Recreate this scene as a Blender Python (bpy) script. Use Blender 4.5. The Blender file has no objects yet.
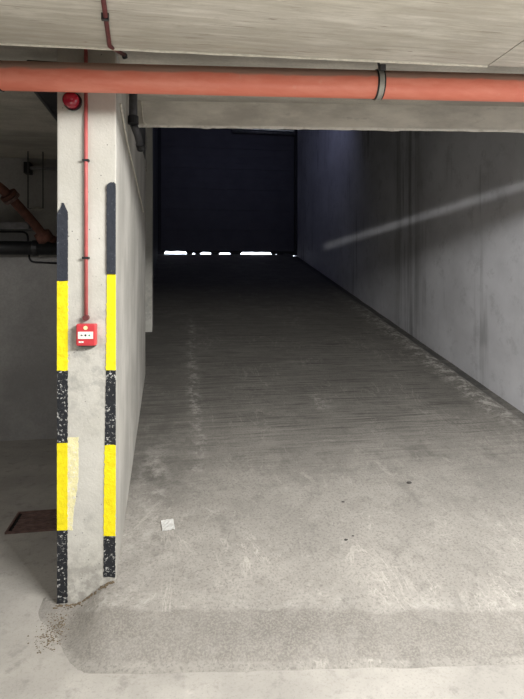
import bpy, bmesh, math, random
from mathutils import Vector, Matrix, noise
random.seed(7)
C = bpy.context.scene.collection
S = bpy.context.scene

# ------------------------------------------------------------------ camera
F, CX, HOR = 525.0, 262.0, 272.0
EYE, YAW = 1.55, math.radians(9.5)
SY, CY = math.sin(YAW), math.cos(YAW)
cam = bpy.data.cameras.new('camera')
co = bpy.data.objects.new('camera', cam); C.objects.link(co)
cam.sensor_fit = 'HORIZONTAL'; cam.sensor_width = 36.0
cam.lens = F / 524 * 36.0
cam.shift_y = -(349.5 - HOR) / 524
cam.clip_start = .01
co.location = (0, 0, EYE); co.rotation_euler = (math.pi / 2, 0, -YAW)
S.camera = co

def on_y(u, v, y):                       # point of a sight line on a plane y = const
    t = (u - CX) / F
    x = y * (SY + t * CY) / (CY - t * SY)
    d = x * SY + y * CY
    return Vector((x, y, EYE + (HOR - v) / F * d))
def on_x(u, v, x):
    t = (u - CX) / F
    y = x * (CY - t * SY) / (SY + t * CY)
    d = x * SY + y * CY
    return Vector((x, y, EYE + (HOR - v) / F * d))
def on_z(u, v, z):
    d = (EYE - z) * F / (v - HOR)
    r = (u - CX) / F * d
    return Vector((r * CY + d * SY, -r * SY + d * CY, z))

# ------------------------------------------------------------------ materials
class NT:
    def __init__(s, name):
        s.m = bpy.data.materials.new(name); s.m.use_nodes = True
        s.t = s.m.node_tree; s.n = s.t.nodes; s.l = s.t.links
        s.b = s.n['Principled BSDF']
        s.pos = s.n.new('ShaderNodeNewGeometry').outputs['Position']
    def link(s, a, b): s.l.new(a, b)
    def mapped(s, scale, src=None):
        mp = s.n.new('ShaderNodeMapping'); mp.inputs['Scale'].default_value = scale
        s.link(src or s.pos, mp.inputs['Vector']); return mp.outputs[0]
    def noise(s, scale, detail=6, rough=.6, stretch=None, dist=0):
        n = s.n.new('ShaderNodeTexNoise')
        n.inputs['Scale'].default_value = scale; n.inputs['Detail'].default_value = detail
        n.inputs['Roughness'].default_value = rough; n.inputs['Distortion'].default_value = dist
        s.link(s.mapped(stretch) if stretch else s.pos, n.inputs['Vector'])
        return n.outputs['Fac']
    def voro(s, scale, stretch=None):
        n = s.n.new('ShaderNodeTexVoronoi'); n.inputs['Scale'].default_value = scale
        s.link(s.mapped(stretch) if stretch else s.pos, n.inputs['Vector'])
        return n.outputs['Distance']
    def rng(s, f, a, b, c=0., d=1.):
        n = s.n.new('ShaderNodeMapRange'); n.interpolation_type = 'SMOOTHSTEP'
        s.link(f, n.inputs[0])
        for i, v in enumerate((a, b, c, d)): n.inputs[i + 1].default_value = v
        return n.outputs[0]
    def math(s, op, a, b=None):
        n = s.n.new('ShaderNodeMath'); n.operation = op
        for i, v in enumerate((a, b)):
            if v is None: continue
            if isinstance(v, (int, float)): n.inputs[i].default_value = v
            else: s.link(v, n.inputs[i])
        return n.outputs[0]
    def mix(s, f, a, b, mode='MIX'):
        n = s.n.new('ShaderNodeMix'); n.data_type = 'RGBA'; n.blend_type = mode
        for sock, v in ((n.inputs[0], f), (n.inputs[6], a), (n.inputs[7], b)):
            if isinstance(v, (int, float)): sock.default_value = v
            elif isinstance(v, tuple): sock.default_value = (*v[:3], 1)
            else: s.link(v, sock)
        return n.outputs[2]
    def attr(s, name):
        n = s.n.new('ShaderNodeAttribute'); n.attribute_name = name
        return n.outputs['Fac']
    def axis(s, k):
        n = s.n.new('ShaderNodeSeparateXYZ'); s.link(s.pos, n.inputs[0]); return n.outputs[k]
    def normal_z(s):
        g = s.n.new('ShaderNodeNewGeometry')
        n = s.n.new('ShaderNodeSeparateXYZ'); s.link(g.outputs['Normal'], n.inputs[0]); return n.outputs[2]
    def bump(s, h, strength=.3, dist=.01):
        n = s.n.new('ShaderNodeBump'); n.inputs['Strength'].default_value = strength
        n.inputs['Distance'].default_value = dist
        s.link(h, n.inputs['Height']); s.link(n.outputs[0], s.b.inputs['Normal'])
    def done(s, col, rough=.85, metal=0., spec=.3):
        if isinstance(col, tuple): s.b.inputs['Base Color'].default_value = (*col[:3], 1)
        else: s.link(col, s.b.inputs['Base Color'])
        if isinstance(rough, (int, float)): s.b.inputs['Roughness'].default_value = rough
        else: s.link(rough, s.b.inputs['Roughness'])
        s.b.inputs['Metallic'].default_value = metal
        s.b.inputs['Specular IOR Level'].default_value = spec
        return s.m

def g(v, tint=(1, 1, 1)): return (v * tint[0], v * tint[1], v * tint[2])
WARM = (1.0, .965, .9); COOL = (.97, .98, 1.03)

def plain(name, col, rough=.5, metal=0., var=.15, scale=30, bump=.0, spec=.4):
    t = NT(name)
    f = t.noise(scale, 4)
    c = t.mix(t.rng(f, .3, .7), g(1 - var, col), col)
    if bump: t.bump(f, bump, .004)
    return t.done(c, rough, metal, spec)

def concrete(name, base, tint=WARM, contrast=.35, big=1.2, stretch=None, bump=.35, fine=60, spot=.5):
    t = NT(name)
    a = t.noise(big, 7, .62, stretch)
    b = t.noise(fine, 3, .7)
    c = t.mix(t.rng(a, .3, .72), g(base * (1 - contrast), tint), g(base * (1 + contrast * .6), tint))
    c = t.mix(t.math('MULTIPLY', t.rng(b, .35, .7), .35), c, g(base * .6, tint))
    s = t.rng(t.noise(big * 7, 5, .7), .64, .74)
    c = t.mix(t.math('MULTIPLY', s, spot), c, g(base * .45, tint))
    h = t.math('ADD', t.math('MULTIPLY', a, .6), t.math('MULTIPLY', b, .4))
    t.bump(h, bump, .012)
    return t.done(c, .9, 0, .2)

# board-marked ceiling concrete: long grain along x, dark knots and rust spots
def board_concrete(name, base):
    t = NT(name)
    big = t.noise(1.6, 5, .6, (1, 2.2, 1))
    a = t.noise(5, 7, .68, (.55, 6, 6), .5)
    b = t.noise(9, 5, .7, (.35, 6, 6))
    c = t.mix(t.rng(big, .3, .7), g(base * .78, (1, .94, .80)), g(base * 1.08, (1, .955, .86)))
    c = t.mix(t.math('MULTIPLY', t.rng(a, .40, .66, 1, 0), .5), c, g(base * .55, (1, .92, .78)))
    c = t.mix(t.math('MULTIPLY', t.rng(b, .58, .66), .6), c, g(base * .42, (1, .90, .74)))
    c = t.mix(t.math('MULTIPLY', t.rng(t.noise(40, 3, .7), .55, .7), .2), c, g(base * .6, (1, .93, .8)))
    k = t.rng(t.noise(7, 3, .5, (1, 4, 4)), .69, .75)
    c = t.mix(t.math('MULTIPLY', k, .7), c, g(base * .33, (1, .80, .66)))
    t.bump(t.math('ADD', a, t.math('MULTIPLY', b, .6)), .4, .010)
    return t.done(c, .9, 0, .15)

# white painted pillar: specks, grey scuffs, bare rough base
def pillar_paint(name):
    t = NT(name)
    z = t.axis(2)
    big = t.noise(3.2, 7, .65)
    c = t.mix(t.rng(big, .35, .7), (.50, .488, .435), (.57, .558, .51))
    mid_ = t.math('MULTIPLY', t.rng(t.math('ABSOLUTE', t.math('SUBTRACT', z, 1.12)), .1, .42, 1, 0), t.rng(t.noise(14, 7, .72), .44, .62))
    c = t.mix(t.math('MULTIPLY', mid_, .45), c, (.24, .235, .225))
    low = t.rng(z, .15, 1.5, 1., 0.)
    scuff = t.math('MULTIPLY', t.rng(t.noise(11, 8, .72), .50, .68), t.rng(z, .3, 1.75, .36, .08))
    c = t.mix(scuff, c, (.25, .245, .23))
    c = t.mix(t.math('MULTIPLY', low, t.rng(t.noise(5, 6, .7), .40, .68, .0, .4)), c, (.42, .41, .38))
    spk = t.rng(t.voro(34), .06, .13, 1., 0.)
    spk = t.math('MULTIPLY', spk, t.rng(t.noise(9, 2), .44, .56))
    c = t.mix(t.math('MULTIPLY', spk, .85), c, (.10, .10, .10))
    base = t.math('MULTIPLY', t.rng(z, .03, .4, 1., 0.), t.rng(t.noise(22, 6, .7), .38, .58))
    c = t.mix(t.math('MULTIPLY', base, .8), c, (.30, .285, .26))
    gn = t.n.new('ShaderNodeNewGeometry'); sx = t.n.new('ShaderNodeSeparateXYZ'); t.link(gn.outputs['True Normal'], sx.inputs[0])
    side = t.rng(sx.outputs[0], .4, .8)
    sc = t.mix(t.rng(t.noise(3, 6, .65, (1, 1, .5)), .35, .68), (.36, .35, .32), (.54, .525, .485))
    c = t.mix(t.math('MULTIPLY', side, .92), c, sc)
    t.bump(t.math('ADD', t.noise(16, 6, .7), t.math('MULTIPLY', t.noise(90, 2), .4)), .35, .008)
    return t.done(c, .75, 0, .25)

def wall_paint(name):                  # right ramp wall: grey skimmed concrete with vertical drips
    t = NT(name)
    a = t.noise(1.3, 7, .6)
    c = t.mix(t.rng(a, .3, .7), g(.60, COOL), g(.76, COOL))
    drip = t.math('MULTIPLY', t.rng(t.noise(6, 4, .6, (1, 1, .06)), .54, .68), t.rng(t.noise(1.0, 3), .4, .6))
    c = t.mix(t.math('MULTIPLY', drip, .6), c, g(.27, COOL))
    c = t.mix(t.math('MULTIPLY', t.rng(t.noise(4.5, 7, .75), .52, .66), .4), c, g(.42, COOL))
    y = t.axis(1)                      # the wet run in the middle of the wall
    run = t.math('MULTIPLY', t.rng(t.math('ABSOLUTE', t.math('SUBTRACT', y, 6.25)), .10, .50, 1., 0.),
                 t.rng(t.noise(7, 4, .6, (1, 1, .05)), .40, .62))
    c = t.mix(t.math('MULTIPLY', run, .6), c, g(.14, COOL))
    w = t.rng(t.noise(3.2, 6, .75), .62, .75)
    c = t.mix(t.math('MULTIPLY', w, .25), c, g(.82, COOL))
    t.bump(t.math('ADD', a, t.math('MULTIPLY', t.noise(45, 3, .7), .3)), .25, .01)
    return t.done(c, .85, 0, .2)

def ramp_mat(name):
    t = NT(name)
    patch, pale, gut, dark = t.attr('patch'), t.attr('pale'), t.attr('gutter'), t.attr('dark')
    a = t.noise(2.2, 8, .65)
    mid = t.noise(9, 7, .7)
    fine = t.noise(85, 3, .75)
    TT = (1, .95, .865)
    c = t.mix(t.rng(a, .32, .7), g(.27, TT), g(.36, TT))
    c = t.mix(t.math('MULTIPLY', t.rng(mid, .52, .68), .4), c, g(.20, TT))
    c = t.mix(t.math('MULTIPLY', t.rng(t.noise(5.5, 8, .75, None, .7), .60, .72), .5), c, g(.58, TT))
    c = t.mix(t.math('MULTIPLY', t.rng(fine, .50, .62), .45), c, g(.13, TT))
    c = t.mix(t.math('MULTIPLY', t.rng(t.noise(48, 4, .8), .56, .70), .35), c, g(.52, TT))
    c = t.mix(t.math('MULTIPLY', t.rng(t.noise(6, 7, .75, (1, .6, 1)), .53, .66), .4), c, g(.15, TT))
    # brushed cross grooves in the run of the ramp
    y = t.axis(1)
    gr = t.noise(6, 5, .65, (.35, 7.5, 1))
    gmask = t.rng(y, 2.9, 4.2)
    c = t.mix(t.math('MULTIPLY', t.rng(gr, .5, .66), t.math('MULTIPLY', gmask, .75)), c, g(.10, TT))
    c = t.mix(t.math('MULTIPLY', t.rng(gr, .46, .34), t.math('MULTIPLY', gmask, .45)), c, g(.5, TT))
    c = t.mix(t.rng(y, 2.35, 4.6, 0, .62), c, g(.035, TT))  # light falloff up the slope, painted into the colour
    sw = t.noise(3.6, 6, .6, (1.6, .55, 1), 1.3)
    sw = t.math('MULTIPLY', t.rng(t.math('ABSOLUTE', t.math('SUBTRACT', sw, .5)), .004, .022, 1, 0), t.rng(t.noise(2.1, 4), .48, .62))
    c = t.mix(t.math('MULTIPLY', sw, t.rng(y, 2.3, 3.8, .28, .10)), c, g(.66, TT))
    c = t.mix(t.math('MULTIPLY', t.rng(t.voro(34), .05, .13, 1, 0), t.math('MULTIPLY', t.rng(t.noise(8, 3), .5, .62), .5)), c, g(.09, TT))
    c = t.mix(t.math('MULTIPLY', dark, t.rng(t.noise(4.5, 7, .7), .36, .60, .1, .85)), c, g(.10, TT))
    c = t.mix(t.math('MULTIPLY', pale, t.rng(t.noise(11, 8, .8), .46, .62, .0, .8)), c, g(.50, (1, .965, .90)))
    c = t.mix(t.math('MULTIPLY', gut, t.rng(t.noise(5, 6, .7), .34, .55, .25, 1)), c, g(.06))
    pc = t.mix(t.rng(t.noise(110, 3, .8), .40, .62), g(.17, (1, .94, .85)), g(.28, (1, .94, .85)))
    pc = t.mix(t.math('MULTIPLY', t.rng(mid, .45, .65), .25), pc, g(.40, (1, .96, .9)))
    patch = t.rng(t.math('ADD', patch, t.math('MULTIPLY', t.math('SUBTRACT', t.noise(14, 6, .75), .5), 1.1)), .30, .70)
    c = t.mix(t.math('MULTIPLY', patch, t.rng(a, .3, .65, .95, .6)), c, pc)
    h = t.math('ADD', t.math('MULTIPLY', mid, .6), t.math('MULTIPLY', fine, .45))
    h = t.math('ADD', h, t.math('MULTIPLY', t.math('MULTIPLY', gr, gmask), .8))
    t.bump(h, .38, .012)
    return t.done(c, .9, 0, .15)

def floor_mat(name):
    t = NT(name)
    a = t.noise(2.0, 7, .62); m = t.noise(12, 6, .7); f = t.noise(95, 2, .7)
    TT = (1, .955, .875)
    c = t.mix(t.rng(a, .3, .72), g(.34, TT), g(.46, TT))
    c = t.mix(t.math('MULTIPLY', t.rng(m, .52, .68), .5), c, g(.22, TT))
    c = t.mix(t.math('MULTIPLY', t.rng(t.noise(45, 4, .8), .55, .68), .3), c, g(.2, TT))
    c = t.mix(t.math('MULTIPLY', t.rng(f, .55, .66), .2), c, g(.16, TT))
    c = t.mix(t.math('MULTIPLY', t.rng(t.noise(4, 7, .75), .62, .74), .4), c, g(.66, TT))
    t.bump(t.math('ADD', m, t.math('MULTIPLY', f, .3)), .3, .008)
    return t.done(c, .85, 0, .25)

def pipe_mat(name):                    # orange drain pipe with grey dust lying along its top
    t = NT(name)
    f = t.noise(6, 6, .65, (1, 4, 4))
    c = t.mix(t.rng(f, .35, .7), (.78, .225, .15), (.84, .29, .205))
    c = t.mix(t.math('MULTIPLY', t.rng(t.noise(18, 5, .7), .60, .72), .3), c, (.80, .42, .30))
    nz = t.normal_z()
    dust = t.rng(t.math('ADD', nz, t.math('MULTIPLY', t.math('SUBTRACT', f, .5), .5)), .10, .34)
    c = t.mix(t.math('MULTIPLY', dust, .85), c, (.36, .27, .21))
    t.bump(t.noise(60, 3), .08, .003)
    return t.done(c, t.rng(dust, 0, 1, .42, .9), 0, .4)

def worn_paint(name, col, chip, amount=.60, rough=.7):
    t = NT(name)
    c = t.mix(t.rng(t.noise(22, 5, .7), .35, .7), g(.85, col), col)
    ch = t.rng(t.noise(75, 4, .75), amount, amount + .05)
    c = t.mix(ch, c, chip)
    t.bump(t.noise(60, 4, .7), .6, .006)
    return t.done(c, rough, 0, .25)

def lintel_mat(name, base):
    t = NT(name)
    a = t.noise(2.2, 7, .65, (1, 3, 3)); b = t.noise(9, 6, .7, (.6, 2, 2))
    T = (1, .96, .86)
    c = t.mix(t.rng(a, .3, .7), g(base * .75, T), g(base * 1.15, T))
    c = t.mix(t.math('MULTIPLY', t.rng(b, .58, .70), .4), c, g(base * .5, T))
    e = t.math('MULTIPLY', t.rng(t.axis(2), 2.446, 2.456, 1, 0), t.rng(t.noise(16, 5, .7), .36, .55))
    c = t.mix(t.math('MULTIPLY', e, .8), c, g(.85, (1, .97, .9)))
    t.bump(t.math('ADD', a, t.math('MULTIPLY', t.noise(50, 3), .4)), .35, .01)
    return t.done(c, .9, 0, .15)
M = dict(
    floor=floor_mat('floor_concrete'), ramp=ramp_mat('ramp_concrete'),
    soffit=board_concrete('board_marked_concrete', .55),
    lintel=lintel_mat('lintel_concrete', .66),
    ceil=concrete('ceiling_concrete', .48, (1, .95, .84), .35, 1.6, (1, 2.5, 2.5)),
    pillar=pillar_paint('white_pillar_paint'), wallr=wall_paint('grey_ramp_wall'),
    wall=concrete('grey_wall', .26, COOL, .35, 1.5), dark=concrete('dark_wall', .10, COOL, .3, 1.5),  # second one is a much darker grey concrete
    back=concrete('cellar_wall', .40, (1, .98, .95), .3, 1.0),
    pipe=pipe_mat('orange_pipe'),
    yellow=worn_paint('yellow_paint', (.93, .78, .015), (.45, .36, .05), .66),
    black=worn_paint('black_paint', (.022, .024, .028), (.5, .5, .48), .575),
    slate=worn_paint('slate_black_foam', (.035, .04, .052), (.12, .13, .15), .62),
    faded=worn_paint('faded_yellow', (.86, .80, .46), (.80, .77, .68), .56),
    red=plain('red_plastic', (.58, .055, .065), .35, 0, .1),
    redc=plain('red_conduit_paint', (.50, .12, .115), .55, 0, .2, 25),
    dome=plain('dark_red_lens', (.30, .010, .028), .15, 0, .1, spec=.6),
    rust=plain('maroon_conduit', (.13, .035, .035), .6, 0, .3, 25),
    white=plain('white_plate', (.85, .84, .78), .5, 0, .05),
    cream=plain('cream_emblem', (.95, .78, .42), .5, 0, .05),
    ink=plain('black_print', (.012, .012, .014), .5, 0, .1),
    green=plain('green_print', (.02, .28, .16), .5, 0, .1),
    bk=plain('black_plastic', (.02, .021, .024), .45, 0, .3),
    dkgrey=plain('dark_grey_pipe', (.075, .075, .08), .5, 0, .3, 40, .2),
    zinc=plain('zinc_band', (.42, .41, .37), .5, .35, .25, 40),
    grey=plain('grey_metal', (.25, .25, .26), .5, .3, .3, 20),
    rusty=plain('rusty_iron', (.16, .065, .045), .8, 0, .5, 18, .5),
    browng=plain('brown_drain_iron', (.20, .125, .11), .75, 0, .45, 25, .4),
    door=plain('dark_door_steel', (.10, .10, .12), .55, .1, .15, 3),
    doorf=plain('dark_frame_steel', (.035, .035, .042), .6, .2, .2, 8),
    cable=plain('white_cable', (.72, .69, .60), .6, 0, .2, 40),
    paper=plain('white_paper', (.86, .86, .84), .8, 0, .06, 60, .2),
    stone=plain('dark_stone', (.07, .065, .06), .9, 0, .4, 90, .4),
    dirt=plain('brown_dirt', (.19, .145, .095), .95, 0, .5, 120, .6),
    pit=plain('drain_pit', (.012, .011, .011), .95, 0, .2),
)

# ------------------------------------------------------------------ mesh helpers
def finish(name, bm, mat, parent=None, smooth=False, bevel=0, off=None):
    if off is not None: bmesh.ops.translate(bm, verts=bm.verts, vec=-Vector(off))
    bmesh.ops.recalc_face_normals(bm, faces=bm.faces)
    me = bpy.data.meshes.new(name); bm.to_mesh(me); bm.free()
    me.materials.append(mat)
    if smooth:
        for p in me.polygons: p.use_smooth = True
    o = bpy.data.objects.new(name, me); C.objects.link(o)
    if parent: o.parent = parent
    if bevel:
        b = o.modifiers.new('bevel', 'BEVEL'); b.width = bevel; b.segments = 2; b.limit_method = 'ANGLE'
    return o
def struct(name, bm, mat, parent=None, **k):
    o = finish(name, bm, mat, parent, **k); o['kind'] = 'structure'; return o
def thing(name, label, cat, loc, group=None):
    o = bpy.data.objects.new(name, None); C.objects.link(o); o.location = loc
    o.empty_display_size = .05
    o['label'] = label; o['category'] = cat
    if group: o['group'] = group
    return o
def tag(o, label, cat, group=None):
    o['label'] = label; o['category'] = cat
    if group: o['group'] = group
    return o
def part(name, bm, mat, root, **k):
    return finish(name, bm, mat, root, off=root.location, **k)
def sub(name, bm, mat, root, par, **k):            # sub-part: par already sits at root's origin
    return finish(name, bm, mat, par, off=root.location, **k)

def hexa(bm, pts):                                  # 8 points: bottom ring then top ring
    vs = [bm.verts.new(p) for p in pts]
    for f in ((0, 1, 2, 3), (7, 6, 5, 4), (0, 4, 5, 1), (1, 5, 6, 2), (2, 6, 7, 3), (3, 7, 4, 0)):
        bm.faces.new([vs[i] for i in f])
    return bm
def box(x0, x1, y0, y1, z0, z1, bm=None, s=0):      # s: skew, y shifts by s*x
    bm = bm or bmesh.new()
    r = lambda z: [(x0, y0 + s * x0, z), (x1, y0 + s * x1, z), (x1, y1 + s * x1, z), (x0, y1 + s * x0, z)]
    return hexa(bm, r(z0) + r(z1))
def tube(pts, r, bm=None, seg=12, closed_ends=True):
    bm = bm or bmesh.new()
    pts = [Vector(p) for p in pts]; rings = []
    up = Vector((.13, .21, .97)).normalized()
    for i, p in enumerate(pts):
        a = pts[max(i - 1, 0)]; b = pts[min(i + 1, len(pts) - 1)]
        t = (b - a).normalized()
        n = t.cross(up)
        if n.length < .15: n = t.cross(Vector((1, .1, 0)))
        n.normalize(); m = t.cross(n).normalized()
        rr = r[i] if isinstance(r, (list, tuple)) else r
        rings.append([bm.verts.new(p + (n * math.cos(k * 2 * math.pi / seg) + m * math.sin(k * 2 * math.pi / seg)) * rr) for k in range(seg)])
    for a, b in zip(rings, rings[1:]):
        for k in range(seg): bm.faces.new((a[k], a[(k + 1) % seg], b[(k + 1) % seg], b[k]))
    if closed_ends: bm.faces.new(rings[0][::-1]); bm.faces.new(rings[-1])
    return bm
def bend(pts, r=.03, n=5):                          # round the corners of a path
    pts = [Vector(p) for p in pts]; out = [pts[0]]
    for a, b, c in zip(pts, pts[1:], pts[2:]):
        p = b + (a - b).normalized() * min(r, (a - b).length * .45); q = b + (c - b).normalized() * min(r, (c - b).length * .45)
        for k in range(n + 1):
            t = k / n; out.append(p * (1 - t) ** 2 + b * 2 * t * (1 - t) + q * t * t)
    out.append(pts[-1]); return out
def blob(p, r, seed, sq=(1, 1, 1), bm=None):
    bm = bm or bmesh.new()
    tmp = bmesh.ops.create_icosphere(bm, subdivisions=2, radius=1)
    for v in tmp['verts']:
        k = 1 + .35 * noise.noise(v.co * 1.6 + Vector((seed, 0, 0)))
        v.co = Vector((v.co.x * sq[0], v.co.y * sq[1], v.co.z * sq[2])) * r * k + Vector(p)
    return bm
def sstep(a, b, x):
    t = min(1, max(0, (x - a) / (b - a))); return t * t * (3 - 2 * t)

# ------------------------------------------------------------------ layout numbers
XW, XR = -.268, 2.92                    # ramp side faces
PXL = -.538                              # outer side of the pillar
SK = -.10                                # the front of the building lies askew to the ramp
PY = 2.514                               # pillar front at x = 0 (y = PY + SK*x)
pf = lambda x: PY + SK * x
YD, ZD = 12.34, 1.965                    # roller door
ZC = 2.60
def ramp_z(y): return .19 * (y - 2.0)

# ------------------------------------------------------------------ floor and ramp
struct('floor', box(-4, 5, -5, 5.6, -.2, 0), M['floor'])

def y_front(x):
    y = 2.075 - .14 * x
    if x < -.28: y += .30 * sstep(0, 1, (-.28 - x) / .33) ** 1.3
    return y + .012 * noise.noise(Vector((x * 6, 3, 0)))
def height(x, y):
    f = y_front(x)
    h = max(0, ramp_z(y))
    if 1.8 < y < 2.4: h = .19 * .12 * math.log(1 + math.exp((y - 2.0) / .12)) if y < 2.6 else h
    if y < 2.7:
        h *= sstep(-.47, -.27, x)
    lk = sstep(-.65, -.57, x)
    lip = .005 * sstep(f - .01, f + .09, y) * lk - .004 * (1 - lk)
    h = h * sstep(f - .03, f + .10, y) + lip - .004 * (1 - sstep(f - .06, f, y))
    if y > YD: h = ZD
    h += .004 * noise.noise(Vector((x * 3, y * 3, 0))) * sstep(f, f + .3, y)
    gd = sstep(2.77, 2.83, x) * sstep(3.2, 3.9, y)
    h -= .035 * gd
    h += .018 * sstep(2.52, 2.64, x) * (1 - sstep(2.70, 2.80, x)) * sstep(3.2, 3.9, y)
    return h
bm = bmesh.new()
xs = [-.66 + .03 * i for i in range(int((XR + .66) / .03) + 1)] + [XR + .01]
xs = sorted(set([x for x in xs if abs(x - XW) > .015] + [XW - .004]))
ys = [1.62 + .022 * i for i in range(80)]
while ys[-1] < YD - .05: ys.append(ys[-1] + .035 + .05 * sstep(4, 9, ys[-1]))
ys += [YD, YD + .3, YD + 3]
V = {}; info = {}
for i, x in enumerate(xs):
    for j, y in enumerate(ys):
        if x < XW - .02 and pf(x) + .06 < y < 5.0: continue
        V[i, j] = bm.verts.new((x, y, height(x, y)))
for i in range(len(xs) - 1):
    for j in range(len(ys) - 1):
        q = [(i, j), (i + 1, j), (i + 1, j + 1), (i, j + 1)]
        if all(k in V for k in q):
            if ys[j + 1] < y_front(xs[i]) - .1 and ys[j + 1] < y_front(xs[i + 1]) - .1: continue
            bm.faces.new([V[k] for k in q])
for v in [v for v in bm.verts if not v.link_faces]: bm.verts.remove(v)
cos = [v.co.copy() for v in bm.verts]
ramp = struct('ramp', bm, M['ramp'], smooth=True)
me = ramp.data
def fattr(name, fn):
    a = me.attributes.new(name, 'FLOAT', 'POINT')
    for k, v in enumerate(me.vertices): a.data[k].value = fn(v.co.x, v.co.y)
def a_patch(x, y):
    f = y_front(x); w = .025 * noise.noise(Vector((x * 5, 9, 0)))
    return sstep(f - .02, f + .07, y) * (1 - sstep(.22 + w, .30 + w, y - f))
def a_pale(x, y):
    f = y_front(x)
    p = 0
    p += .4 * sstep(.25, .29, y - f) * (1 - sstep(.29, .40, y - f))          # worn top of the foot patch
    p += .75 * sstep(2.48, 2.66, x) * (1 - sstep(2.76, 2.82, x)) * sstep(3.3, 4.1, y) * (1 - sstep(6.5, 8.5, y))
    c = .16 + .02 * (y - 4) + .05 * noise.noise(Vector((0, y * 2, 5)))
    p += .62 * math.exp(-((x - c) / .045) ** 2) * sstep(2.9, 3.5, y) * (1 - sstep(6.0, 7.5, y))
    p += .5 * math.exp(-((x + .12) / .10) ** 2) * sstep(2.6, 2.9, y) * (1 - sstep(3.4, 4.0, y))
    p += .8 * math.exp(-((x - 1.22) / .05) ** 2 - ((y - 4.3) / .12) ** 2)
    p += .5 * sstep(-.55, -.3, x) * (1 - sstep(-.3, -.02, x)) * (1 - sstep(2.7, 2.9, y)) * sstep(.1, .3, y - f)
    return min(1, p)
def a_gut(x, y): return .8 * sstep(4.0, 4.6, y) * sstep(2.79, 2.84, x) * (1 - sstep(2.90, 2.93, x)) * sstep(3.4, 4.2, y)
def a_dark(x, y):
    d = .75 * sstep(4.6, 8.2, y)  # falloff carried further up the ramp, also painted in
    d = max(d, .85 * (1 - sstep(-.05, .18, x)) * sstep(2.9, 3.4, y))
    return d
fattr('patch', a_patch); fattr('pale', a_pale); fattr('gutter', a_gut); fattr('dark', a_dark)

# ------------------------------------------------------------------ walls, ceiling, beams
bm = bmesh.new()                          # the white wall end ("pillar") with the wall running back beside the ramp
hexa(bm, [(PXL, pf(PXL), -.05), (XW, pf(XW), -.05), (XW, 5.07, -.05), (PXL, 5.07, -.05),
          (PXL, pf(PXL), ZC), (XW, pf(XW), ZC), (XW, 5.07, ZC), (PXL, 5.07, ZC)])
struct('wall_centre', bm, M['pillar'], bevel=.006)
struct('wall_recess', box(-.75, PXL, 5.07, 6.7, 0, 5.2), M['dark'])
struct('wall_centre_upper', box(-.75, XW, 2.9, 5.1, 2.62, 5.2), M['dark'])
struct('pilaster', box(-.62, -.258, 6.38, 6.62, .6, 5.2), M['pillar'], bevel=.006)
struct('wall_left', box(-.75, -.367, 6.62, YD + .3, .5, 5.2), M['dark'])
struct('wall_right', box(XR, XR + .25, -5, YD + .3, -.05, 5.2), M['wallr'])
struct('wall_cellar_back', box(-4, -.75, 5.14, 5.4, 0, ZC), M['back'])
struct('wall_cellar_left', box(-4.2, -4, -5, 5.4, 0, 2.9), M['dark'])
struct('wall_rear', box(-4.2, 3.2, -5.2, -5, 0, 2.9), M['dark'])
# ceiling over the hall behind the viewer, board-marked downstand slab, recess behind it
struct('ceiling', box(-4.2, 3.2, -5.2, 1.45, 2.85, 3.0), M['ceil'])
EY, ES, EZ = 2.20, -.054, 2.463
bm = bmesh.new()
jx = lambda y: 1.66 + .0 * y             # joint between two slabs of the soffit
y0 = 1.45
hexa(bm, [(-4.2, y0, EZ), (1.34, y0, EZ), (1.367, EY + ES * 1.367, EZ), (-4.2, EY - ES * 4.2, EZ),
          (-4.2, y0, 3.0), (1.34, y0, 3.0), (1.367, EY + ES * 1.367, 3.0), (-4.2, EY - ES * 4.2, 3.0)])
struct('ceiling_beam', bm, M['soffit'])
bm = bmesh.new()
hexa(bm, [(1.345, y0, EZ), (3.2, y0, EZ), (3.2, EY + ES * 3.2, EZ), (1.372, EY + ES * 1.372, EZ),
          (1.345, y0, 3.0), (3.2, y0, 3.0), (3.2, EY + ES * 3.2, 3.0), (1.372, EY + ES * 1.372, 3.0)])
struct('ceiling_beam_right', bm, M['soffit'])
# bright bead of grout along the slab's lower edge
bm = bmesh.new(); N = 80
pts = []
for k in range(N + 1):
    x = -1.6 + (1.367 + 1.6) * k / N
    pts.append((x, EY + ES * x + .004, EZ - .001 + .002 * noise.noise(Vector((x * 9, 0, 0)))))
struct('trim_1', tube(pts, .0055, seg=6), M['cable'])
struct('ceiling_recess', box(XW - .01, 3.2, EY - .3 , 3.45, ZC, 2.95, s=-.04), M['ceil'])
struct('ceiling_cellar', box(-4.2, XW - .01, EY - .35, 5.6, ZC, 2.95), M['ceil'])
# lintel over the ramp mouth, ragged lower arris
LY, LS, LZ = 3.272, -.118, 2.438
bm = bmesh.new()
NX = 150; ring = []
for k in range(NX + 1):
    x = XW + (XR - XW) * k / NX
    y = LY + LS * x
    e = .010 * noise.noise(Vector((x * 7, 1, 0))) + .010 * max(0, noise.noise(Vector((x * 23, 4, 0))))
    ring.append([bm.verts.new(p) for p in ((x, y, 5.2), (x, y, LZ + .018), (x, y + .006, LZ + e), (x, y + .28, LZ + .075), (x, y + .28, 5.2))])
for a, b in zip(ring, ring[1:]):
    for k in range(5): bm.faces.new((a[k], b[k], b[(k + 1) % 5], a[(k + 1) % 5]))
bm.faces.new(ring[0]); bm.faces.new(ring[-1][::-1])
struct('lintel', bm, M['lintel'])
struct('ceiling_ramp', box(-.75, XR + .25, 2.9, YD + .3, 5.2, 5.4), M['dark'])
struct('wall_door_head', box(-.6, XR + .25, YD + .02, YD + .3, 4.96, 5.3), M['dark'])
struct('wall_door_left', box(-.7, -.352, YD, YD + .3, 1.9, 5.2), M['dark'])

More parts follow.
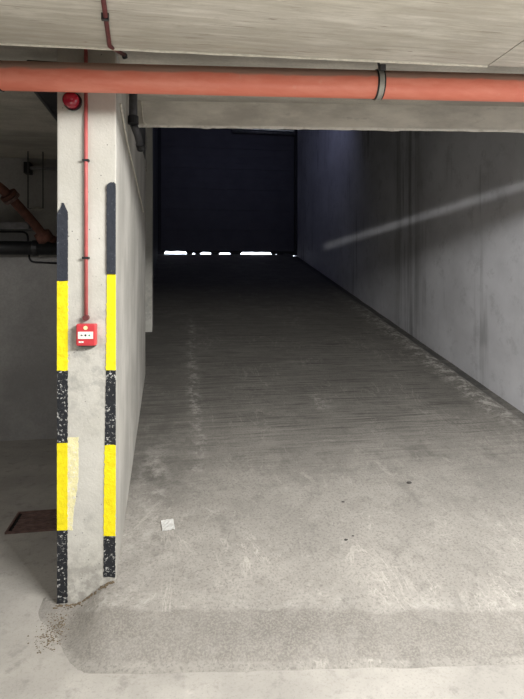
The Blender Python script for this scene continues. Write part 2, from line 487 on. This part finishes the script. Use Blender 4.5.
# ------------------------------------------------------------------ door at the top of the ramp
DX0, DX1 = -.345, 2.918
bm = bmesh.new()
NP = 6; z0, z1 = ZD + .085, 4.95
for k in range(NP):
    a = z0 + (z1 - z0) * k / NP; b = z0 + (z1 - z0) * (k + 1) / NP - .012
    box(DX0, DX1, YD + .02, YD + .06, a, b, bm)
    box(DX0, DX1, YD + .035, YD + .05, b, b + .013, bm)
    for q in (.3, .65):
        zz = a + (b - a) * q; box(DX0, DX1, YD + .014, YD + .021, zz, zz + .02, bm)
door = struct('door_1', bm, M['door'])
gaps = [(163.5, 187.5, 1.0), (191, 196.5, .55), (199.5, 212, .8), (218.5, 231.5, .75), (240, 272.5, .9), (275, 278, .7)]
bm = bmesh.new()
NS = 330
prev = None
for k in range(NS + 1):
    x = DX0 + (DX1 - DX0) * k / NS
    d = x * SY + YD * CY; u = CX + F * (x * CY - YD * SY) / d
    h = 0
    for a, b, m in gaps:
        h = max(h, m * min(1, sstep(a - .6, a + 2.5, u)) * (1 - sstep(b - 2.5, b + .6, u)))
    zb = ZD - .02 + h * (.082 + .012 * noise.noise(Vector((x * 8, 0, 0))))
    cur = [bm.verts.new(p) for p in ((x, YD + .03, zb), (x, YD + .03, z0 + .01), (x, YD + .05, z0 + .01), (x, YD + .05, zb))]
    if prev:
        for q in range(4): bm.faces.new((prev[q], cur[q], cur[(q + 1) % 4], prev[(q + 1) % 4]))
    prev = cur
finish('bottom_seal', bm, M['bk'], door)
finish('guide_rail', box(DX0 - .03, DX0 + .05, YD - .05, YD + .01, ZD - .02, 5.0), M['doorf'], door)
finish('guide_rail', box(DX1 - .07, DX1, YD - .05, YD + .01, ZD - .02, 5.0), M['doorf'], door)
finish('torsion_shaft', tube([(1.35, YD - .09, 4.86), (2.85, YD - .09, 4.86)], .045), M['grey'], door, smooth=True)

# ------------------------------------------------------------------ orange drain pipe and its clamps
PZ, PR, PYC = 2.416, .063, 2.40
pp = lambda x, dz=0: Vector((x, PYC + SK * x, PZ + dz))
root = thing('drain_pipe', 'long orange plastic drain pipe running across under the concrete ceiling', 'pipe', pp(0))
xs_ = [-2.4 + 5.2 * k / 40 for k in range(41)]
part('pipe_run', tube([pp(x) for x in xs_], PR, seg=32), M['pipe'], root, smooth=True)
def clamp(u, label):
    t = (u - CX) / F
    x = PYC * (SY + t * CY) / (CY - t * SY); x = (PYC + SK * x) * (SY + t * CY) / (CY - t * SY)
    c = pp(x); root = thing('pipe_clamp', label, 'clamp', (c.x, c.y, ZC), 'clamps holding the orange drain pipe')
    bm = bmesh.new(); seg = 36; R0, R1, w = PR + .003, PR + .007, .011
    rr = []
    ax = Vector((1, SK, 0)).normalized(); side = Vector((-SK, 1, 0)).normalized()
    for k in range(seg):
        a = 2 * math.pi * k / seg; dv = side * math.cos(a) + Vector((0, 0, 1)) * math.sin(a)
        rr.append([bm.verts.new(c + dv * R + ax * s) for R, s in ((R0, -w), (R1, -w), (R1, w), (R0, w))])
    for k in range(seg):
        a, b = rr[k], rr[(k + 1) % seg]
        for q in range(4): bm.faces.new((a[q], b[q], b[(q + 1) % 4], a[(q + 1) % 4]))
    part('band', bm, M['zinc'], root)
    part('rubber_lining', tube([c - ax * .018, c + ax * .018], PR + .0035, seg=36), M['bk'], root)
    part('clamp_ear', box(c.x - .012, c.x + .012, c.y - .062, c.y - .040, c.z + .045, c.z + .072), M['dkgrey'], root)
    part('rod', tube([c + Vector((-.004, -.035, PR - .01)), c + Vector((-.012, -.03, PR + .03)), Vector((c.x - .02, c.y - .02, ZC + .008))], .006, seg=8), M['dkgrey'], root, smooth=True)
clamp(378.5, 'zinc clamp with a bent rod around the orange pipe, right of centre')
clamp(-3, 'clamp around the orange pipe at the left edge of the photo')

# ------------------------------------------------------------------ things on the pillar front
def pfp(u, v):                            # point on the pillar front
    t = (u - CX) / F
    x = PY * (SY + t * CY) / (CY - t * SY)
    for _ in range(4): x = pf(x) * (SY + t * CY) / (CY - t * SY)
    d = x * SY + pf(x) * CY
    return Vector((x, pf(x), EYE + (HOR - v) / F * d))
fn = Vector((SK, -1, 0)).normalized()     # outward normal of the pillar front
ft = Vector((1, SK, 0)).normalized()
UP = Vector((0, 0, 1))
def slab_on(c, w, h, d0, d1, bm=None):    # box on the pillar front around c
    bm = bm or bmesh.new()
    q = lambda s, t, d: c + ft * s * w / 2 + UP * t * h / 2 + fn * d
    return hexa(bm, [q(-1, -1, d0), q(1, -1, d0), q(1, -1, d1), q(-1, -1, d1), q(-1, 1, d0), q(1, 1, d0), q(1, 1, d1), q(-1, 1, d1)])
def disc_on(c, r, d0, d1, seg=24, bm=None, dome=0):
    pts = [c + fn * d0, c + fn * d1]; rs = [r, r]
    if dome:
        for k in range(1, 7):
            a = k / 6 * math.pi / 2; pts.append(c + fn * (d1 + dome * math.sin(a))); rs.append(max(.0015, r * math.cos(a)))
    return tube(pts, rs, bm, seg)

def band(u0, u1, v0, v1, rag, seed, th=.003, top=None):
    """a painted band with ragged edges, lying on the pillar front"""
    bm = bmesh.new(); n = max(6, int((v1 - v0) / 1.5)); rows = []
    for k in range(n + 1):
        v = v0 + (v1 - v0) * k / n
        a = u0(v) + rag * noise.noise(Vector((v * .35, seed, 0))); b = u1(v) + rag * noise.noise(Vector((v * .35, seed + 9, 0)))
        if top:
            a, b = top(v, a, b)
        row = []
        for s in range(4):
            u = a + (b - a) * s / 3
            vv = v + (rag * 1.3 * noise.noise(Vector((u * .8, seed + 20, v * .1))) if k in (0, n) else 0)
            p = pfp(u, vv)
            p.x = max(p.x, PXL + .001); p.x = min(p.x, XW - .0015); p.y = pf(p.x)
            row.append((bm.verts.new(p + fn * (th + (.0015 * noise.noise(p * 40)))), bm.verts.new(p + fn * .0)))
        rows.append(row)
    for r, s in zip(rows, rows[1:]):
        for k in range(3): bm.faces.new((r[k][0], r[k + 1][0], s[k + 1][0], s[k][0]))
        bm.faces.new((r[0][0], s[0][0], s[0][1], r[0][1])); bm.faces.new((r[3][0], r[3][1], s[3][1], s[3][0]))
    for r in (rows[0], rows[-1]):
        for k in range(3): bm.faces.new((r[k][0], r[k][1], r[k + 1][1], r[k + 1][0]))
    return bm

Lb = pfp(62, 600)
left = thing('hazard_marking', 'black and yellow hazard stripe down the left edge of the white pillar', 'hazard stripe', Lb)
l0 = lambda v: 56.5; l1 = lambda v: 68.0 - .5 * sstep(280, 600, v)
def tip(v, a, b):                         # torn, pointed top
    if v < 213:
        k = (v - 203) / 10; m = 62.8
        return (m - 1.0 if k < .25 else max(a, m - 1.0 - 5.5 * (k - .25))), min(b, m + 1.2 + 4.5 * max(0, k) ** 1.2)
    return a, b
part('black_band', band(l0, l1, 203, 281, .5, 1, .004, tip), M['slate'], left)
part('yellow_band', band(l0, l1, 281, 370.5, .8, 2), M['yellow'], left)
part('black_band', band(l0, l1, 370.5, 443, 1.2, 3, .002), M['black'], left)
part('yellow_band', band(l0, l1, 443, 530, .8, 4), M['yellow'], left)
part('black_band', band(l0, l1, 530, 603, .9, 5, .002), M['black'], left)
o = part('faded_band', band(lambda v: 67.6, lambda v: 78.5 - 6 * sstep(470, 530, v), 437, 530, 1.2, 6, .0012), M['faded'], left); o['label'] = 'pale yellow smear beside the stripe'
Rb = pfp(110, 575)
right = thing('hazard_marking', 'black and yellow hazard stripe down the ramp-side edge of the white pillar', 'hazard stripe', Rb)
r0 = lambda v: 107.0 - 3.4 * sstep(270, 560, v); r1 = lambda v: 118.0 - 2.6 * sstep(380, 560, v)
def rnd(v, a, b):
    if v < 187:
        k = (v - 182.5) / 4.5; w = math.sqrt(max(0, 1 - (1 - k) ** 2)); m = (a + b) / 2
        return m - (m - a) * max(.3, w), m + (b - m) * max(.3, w)
    return a, b
part('black_band', band(r0, r1, 182.5, 274, .5, 11, .010, rnd), M['slate'], right)
part('yellow_band', band(r0, r1, 274, 370, .9, 12, .004), M['yellow'], right)
part('black_band', band(r0, r1, 370, 445, 1.3, 13, .002), M['black'], right)
part('yellow_band', band(r0, r1, 445, 536, .9, 14), M['yellow'], right)
part('black_band', band(r0, r1, 536, 577, 1.2, 15, .002), M['black'], right)

# beacon
c = pfp(73.2, 102)
root = thing('alarm_beacon', 'small red alarm beacon at the top of the white pillar below the orange pipe', 'alarm light', c)
part('base', disc_on(c, .042, 0, .014), M['bk'], root, smooth=False)
part('lens', disc_on(c - UP * .002, .037, .014, .040, dome=.028), M['dome'], root, smooth=True)
# conduit down to the call point
a = pfp(86.5, 98); b = pfp(86.8, 320)
root = thing('alarm_conduit', 'thin red conduit running down the pillar to the fire call point', 'conduit', b)
a.z = ZC - .002
part('conduit_run', tube([a + fn * .011, b + fn * .011], .0085, seg=10), M['redc'], root, smooth=True)
for v in (161, 258):
    q = pfp(86.5, v); part('clip', slab_on(q, .030, .010, 0, .021), M['bk'], root)
q = pfp(86.8, 317.5); part('gland', disc_on(q, .0135, 0, .024, 16), M['rust'], root)
# call point
c = pfp(88.0, 334)
root = thing('fire_call_point', 'red square manual fire call point mounted on the white pillar', 'fire alarm button', c)
part('housing', slab_on(c, .088, .101, 0, .042), M['red'], root, bevel=.006)
part('back_box', slab_on(c - UP * .005, .076, .101, 0, .02), M['bk'], root)
part('glass_panel', slab_on(c - UP * .001 , .068, .033, .042, .0435), M['white'], root)
def tri(c, w, h, sgn, d, bm):
    vs = [bm.verts.new(c + ft * s * w + UP * t * h + fn * e) for e in (d, d + .001) for s, t in ((-sgn, 1), (-sgn, -1), (sgn, 0))]
    bm.faces.new(vs[:3]); bm.faces.new(vs[3:])
    for k in range(3): bm.faces.new((vs[k], vs[(k + 1) % 3], vs[3 + (k + 1) % 3], vs[3 + k]))
    return bm
cc = c - UP * .001
part('arrow', tri(cc - ft * .016, .0050, .0042, 1, .0436, bmesh.new()), M['ink'], root)
part('dot', disc_on(cc, .0046, .0436, .0446, 16), M['ink'], root)
part('arrow', tri(cc + ft * .016, .0050, .0042, -1, .0436, bmesh.new()), M['green'], root)
part('emblem', disc_on(c + UP * .033, .0095, .042, .0435, 20), M['cream'], root)
bm = slab_on(c - UP * .032 - ft * .026, .010, .007, .042, .0432)
slab_on(c - UP * .032 - ft * .014, .010, .007, .042, .0432, bm)
part('lettering', bm, M['white'], root)

# ------------------------------------------------------------------ conduits and cables near the ceiling
p0 = on_z(101.5, -14, EZ - .012); p1 = on_z(109.5, 46, EZ - .012)
root = thing('ceiling_conduit', 'thin maroon conduit crossing the board-marked concrete ceiling', 'conduit', p1)
d = (p1 - p0).normalized()
e = Vector((p1.x + .035, 2.42, PZ + .105))
part('conduit_run', tube([p0, p0.lerp(p1, .5), p1, e], .0085, seg=10), M['rust'], root, smooth=True)
q = on_z(105.2, 17, EZ - .012); part('clip', box(q.x - .013, q.x + .013, q.y - .007, q.y + .007, EZ - .024, EZ), M['bk'], root)
part('elbow', blob(e - Vector((0, 0, .004)), .014, 3), M['bk'], root, smooth=True)

# dark grey riser at the corner between pillar and lintel
p = on_y(129.3, 96, 3.14); q = on_y(128.6, 118, 3.14)
X = XW + .036
root = thing('corner_riser', 'dark grey pipe stub hanging in the corner where pillar meets lintel', 'pipe', (X, 3.1, 2.55))
part('pipe_run', tube([(X, 3.1, ZC), (X, 3.1, 2.42)], .024, seg=16), M['dkgrey'], root, smooth=True)
part('coupling', tube([(X, 3.1, 2.445), (X, 3.1, 2.40)], .031, seg=16), M['bk'], root, smooth=False)
part('tail', tube([(X + .002, 3.12, 2.40), (X + .018, 3.2, 2.365), (X + .03, 3.28, 2.32)], .022, seg=16), M['dkgrey'], root, smooth=True)
part('end_cap', tube([(X + .028, 3.27, 2.328), (X + .034, 3.30, 2.305)], .027, seg=16), M['bk'], root, smooth=False)
yy = lambda x: LY + LS * x - .008
a = on_y(139.5, 90, 3.28); b = on_y(143.2, 122, 3.28)
pts = [Vector((a.x, yy(a.x), ZC)), Vector((a.x + .004, yy(a.x), a.z - .01)), Vector((b.x, yy(b.x), b.z)), Vector((b.x + .02, yy(b.x), b.z - .012))]
o = finish('loose_cable', tube(bend(pts, .03), .0048, seg=8), M['cable'], smooth=True)
tag(o, 'short pale cable hanging down the lintel face beside the grey pipe stub', 'cable')
a = on_x(120.5, 104, XW + .006); b = on_x(127, 142, XW + .006); c = on_x(146, 222, XW + .006); 
pts = [a, b, b.lerp(c, .33) + Vector((0, 0, .004)), b.lerp(c, .66) - Vector((0, 0, .003)), on_x(143.3, 212, XW + .006)]
o = finish('light_streak', tube(pts, .0055, seg=8), M['cable'], smooth=True)  # thin strip modelled in place of a streak of light on the wall
tag(o, 'pale strip drawn as a streak of light down the ramp side of the white wall', 'cable')

# ------------------------------------------------------------------ dim cellar corner on the left
root = thing('ceiling_trunking', 'dark cable trunking on the ceiling left of the white pillar', 'trunking', (-.66, 2.9, ZC))
part('channel', box(-.72, -.58, 2.75, 5.1, 2.50, ZC - .001), M['bk'], root, bevel=.004)
part('lid', box(-.728, -.712, 2.75, 5.1, 2.496, 2.53), M['dkgrey'], root)
WY = 5.14
def bk(u, v, dy=.0): return on_y(u, v, WY - dy)
a = bk(28, 168, .08); b = bk(66, 169, .08)
root = thing('cable_rail', 'thin grey rail high on the cellar back wall', 'rail', (a.x, a.y, a.z))
part('rail_bar', box(a.x, b.x, WY - .1, WY - .06, a.z - .012, a.z + .012), M['grey'], root)
part('bracket', box(a.x - .03, a.x + .02, WY - .11, WY, a.z - .05, a.z + .05), M['bk'], root)
# black duct low
a = bk(-110, 247, .1); b = bk(66, 247, .1); b.x = -.755
root = thing('wall_duct', 'thick black pipe running level along the cellar back wall', 'pipe', (b.x, b.y, a.z))
part('pipe_run', tube([(a.x, a.y, a.z), (b.x, b.y, a.z)], .062, seg=18), M['bk'], root, smooth=True)
part('collar', tube([(bk(33, 247, .1).x, a.y, a.z), (bk(38, 247, .1).x, a.y, a.z)], .072, seg=18), M['bk'], root)
# grey ledge duct
a = bk(-110, 226, .12); b = bk(32, 228, .12)
o = finish('cable_tray', box(a.x, b.x, WY - .22, WY + .004, b.z - .018, b.z + .045), M['grey'], bevel=.004)
tag(o, 'flat grey cable tray above the black pipe in the cellar corner', 'tray')
# thin line
pts = [bk(-110, 231, .006), bk(27.5, 232, .006), bk(29.5, 262, .006), bk(62, 263.5, .006)]
z = pts[0].z
o = finish('thin_conduit', tube(bend(pts, .05), .009, seg=8), M['bk'], smooth=True)
tag(o, 'thin black conduit stepping down across the cellar back wall', 'conduit')
# rusty pipe
a = bk(-22, 172, .62); b = bk(4, 190, .62); c = bk(32, 221, .45); d = bk(44, 236, .4)
root = thing('rusty_pipe', 'rusty brown pipe slanting down in the dark cellar corner', 'pipe', c)
part('pipe_run', tube(bend([a, b, c, d], .1), .038, seg=16), M['rusty'], root, smooth=True)
t = (c - b).normalized()
part('flange', tube([b.lerp(c, .12), b.lerp(c, .2)], .07, seg=18), M['rusty'], root)
part('flange', tube([b.lerp(c, .22), b.lerp(c, .30)], .07, seg=18), M['browng'], root)
part('elbow', blob(d, .065, 5), M['rusty'], root, smooth=True)
part('wall_stub', tube([d, (d.x + .03, WY + .005, d.z - .02)], .035), M['rusty'], root, smooth=True)
# hanger
c = bk(37.5, 209, .3)
root = thing('hanging_lamp', 'small unlit pale lamp hanging on two thin rods in the cellar corner', 'lamp', (c.x, c.y, c.z))
part('shade', blob(c, .045, 2, (1.1, .8, .4)), M['zinc'], root, smooth=True)
for u in (28.0, 43.0):
    q = bk(u, 206, .3); part('rod', tube([(q.x, q.y, ZC), (q.x, q.y, c.z + .005), (c.x, c.y, c.z)], .006, seg=6), M['dkgrey'], root)
# drain grate
GX0, GX1, GY0, GY1 = -.975, -.56, 3.32, 3.57
root = thing('drain_grate', 'rusty brown drain grate let into the floor left of the pillar', 'grate', ((GX0 + GX1) / 2, GY0, 0))
part('pit', box(GX0, GX1, GY0, GY1, 0, .003), M['pit'], root)
bm = bmesh.new()
box(GX0 - .012, GX0, GY0 - .012, GY1 + .012, 0, .012, bm); box(GX1 - .012, GX1, GY0 - .012, GY1 + .012, 0, .012, bm)
box(GX0, GX1, GY0 - .012, GY0, 0, .012, bm); box(GX0, GX1, GY1, GY1 + .012, 0, .012, bm)
part('frame', bm, M['browng'], root)
for k in range(6):
    y = GY0 + .012 + k * (GY1 - GY0 - .012) / 6
    part('bar', box(GX0 + .022, GX1, y, y + .026, .003, .011), M['browng'], root)

# ------------------------------------------------------------------ litter
bm = bmesh.new(); px, py = -.033, 2.885
n = 6; vs = {}
for i in range(n + 1):
    for j in range(n + 1):
        u, w = (i / n - .5) * .066, (j / n - .5) * .075
        x = px + u - w * .12; y = py + w + u * .1
        vs[i, j] = bm.verts.new((x, y, height(x, y) + .006 + .012 * abs(noise.noise(Vector((i * .5, j * .5, 2)))) + (.008 if j == n else 0)))
for i in range(n):
    for j in range(n): bm.faces.new((vs[i, j], vs[i + 1, j], vs[i + 1, j + 1], vs[i, j + 1]))
r = bmesh.ops.solidify(bm, geom=bm.faces[:], thickness=.001)
o = finish('paper_scrap', bm, M['paper'])
tag(o, 'small crumpled scrap of white paper lying on the ramp by the white wall', 'paper')

def ramp_at(u, v):
    t = (u - CX) / F; k = (SY + t * CY) / (CY - t * SY)
    y = 3.0
    for _ in range(40):
        d = k * y * SY + y * CY
        y -= ((EYE - (v - HOR) / F * d) - height(k * y, y)) / (-(v - HOR) / F * (k * SY + CY) - .19) if True else 0
        y = min(max(y, 1.7), 12)
    return Vector((k * y, y, height(k * y, y)))
for (u, v, r, lab) in ((409, 483, 0.0132, 'dark stone chip on the ramp toward the right wall, widest of the stones'),
                       (343, 502, 0.0072, 'dark stone chip on the middle of the ramp, above the small pair'),
                       (346, 540, 0.0078, 'dark stone chip on the lower ramp, nearest the foot patch'),
                       (353, 536, 0.0054, 'tiny dark stone chip beside another on the lower ramp')):
    q = ramp_at(u, v)
    o = finish('stone_chip', blob(q + Vector((0, 0, r * .25)), r, u, (1.3, 1, .45)), M['stone'], smooth=True)
    tag(o, lab, 'stone', 'stone chips on the ramp')

# brown crumbs along the pillar foot
bm = bmesh.new()
rnd_ = random.Random(3)
def crumb(x, y, r):
    blob((x, y, max(0, height(x, y)) + r * .2), r, rnd_.random() * 50, (1.2, 1, .55), bm)
for k in range(120):
    t = rnd_.random()
    x = -.545 + .27 * t; y = pf(x) - .004 - abs(rnd_.gauss(0, .012))
    crumb(x, y - .004, rnd_.uniform(.002, .0055))
for k in range(280):
    t = rnd_.random() ** .8
    x = -.505 - .02 * t + rnd_.gauss(0, .032); y = 2.50 - .22 * t + rnd_.gauss(0, .025)
    if y > pf(x) - .008: continue
    crumb(x, y, rnd_.uniform(.0008, .0034))
o = finish('dirt_crumbs', bm, M['dirt']); o['kind'] = 'stuff'
tag(o, 'brown dirt crumbs swept around the foot of the white pillar', 'dirt')

# ------------------------------------------------------------------ light
def area(name, loc, target, sx, sy, power, col=(1, 1, 1), spread=math.pi):
    l = bpy.data.lights.new(name, 'AREA'); l.shape = 'RECTANGLE'; l.size = sx; l.size_y = sy
    l.energy = power; l.color = col; l.spread = spread
    o = bpy.data.objects.new(name, l); C.objects.link(o); o.location = loc
    o.rotation_euler = (Vector(target) - Vector(loc)).to_track_quat('-Z', 'Y').to_euler()
    return o
# fluorescent batten under the hall ceiling just behind the slab
area('batten_light', (1.65, .42, 2.655), (1.2, 1.5, 1.2), 1.5, .05, 200, (1, .985, .96))
# dim fill added further back, no lamp seen there; lights the pipe
area('hall_fill', (.9, -2.6, 2.40), (.9, .2, .6), 2.0, .3, 7, (1, .985, .96))
# fill added near the floor, aimed up to brighten the soffit
area('soffit_fill', (.6, .45, .3), (.6, .75, 2.4), 3.6, .5, 27, (1, .95, .86), math.radians(84))
area('cellar_fill', (-2.9, .42, 2.655), (-1.4, 5.1, .7), 1.2, .05, 32, (1, .98, .97))  # fill added to lift the cellar's back wall, no lamp seen there
# added bluish fill inside the ramp, standing in for daylight at the door
area('ramp_fill', (1.4, 8.6, 5.05), (1.7, 12.3, 3.2), 2.6, 1.2, 12, (.58, .62, 1))
# narrow sheet of light added for the streak on the ramp wall, source unseen
dv = Vector((.34, 1, -.04 + .12 * .34)).normalized()
lx = Vector((.947, -.322, .1265)); lx = (lx - dv * lx.dot(dv)).normalized()
l = bpy.data.lights.new('glint_light', 'AREA'); l.shape = 'RECTANGLE'; l.size = 2.2; l.size_y = .07
l.energy = .2; l.spread = math.radians(1.2); l.color = (1, .98, .96)
o = bpy.data.objects.new('glint_light', l); C.objects.link(o)
o.matrix_world = Matrix.Translation((.676, 0, 2.177)) @ Matrix((lx, (-dv).cross(lx), -dv)).transposed().to_4x4()
W = bpy.data.worlds.new('daylight'); S.world = W; W.use_nodes = True
bg = W.node_tree.nodes['Background']; bg.inputs[0].default_value = (.78, .86, 1, 1); bg.inputs[1].default_value = 9.0

S.view_settings.view_transform = 'Standard'
S.view_settings.exposure = 0
S.cycles.max_bounces = 8
S.cycles.diffuse_bounces = 5
S.cycles.use_denoising = True
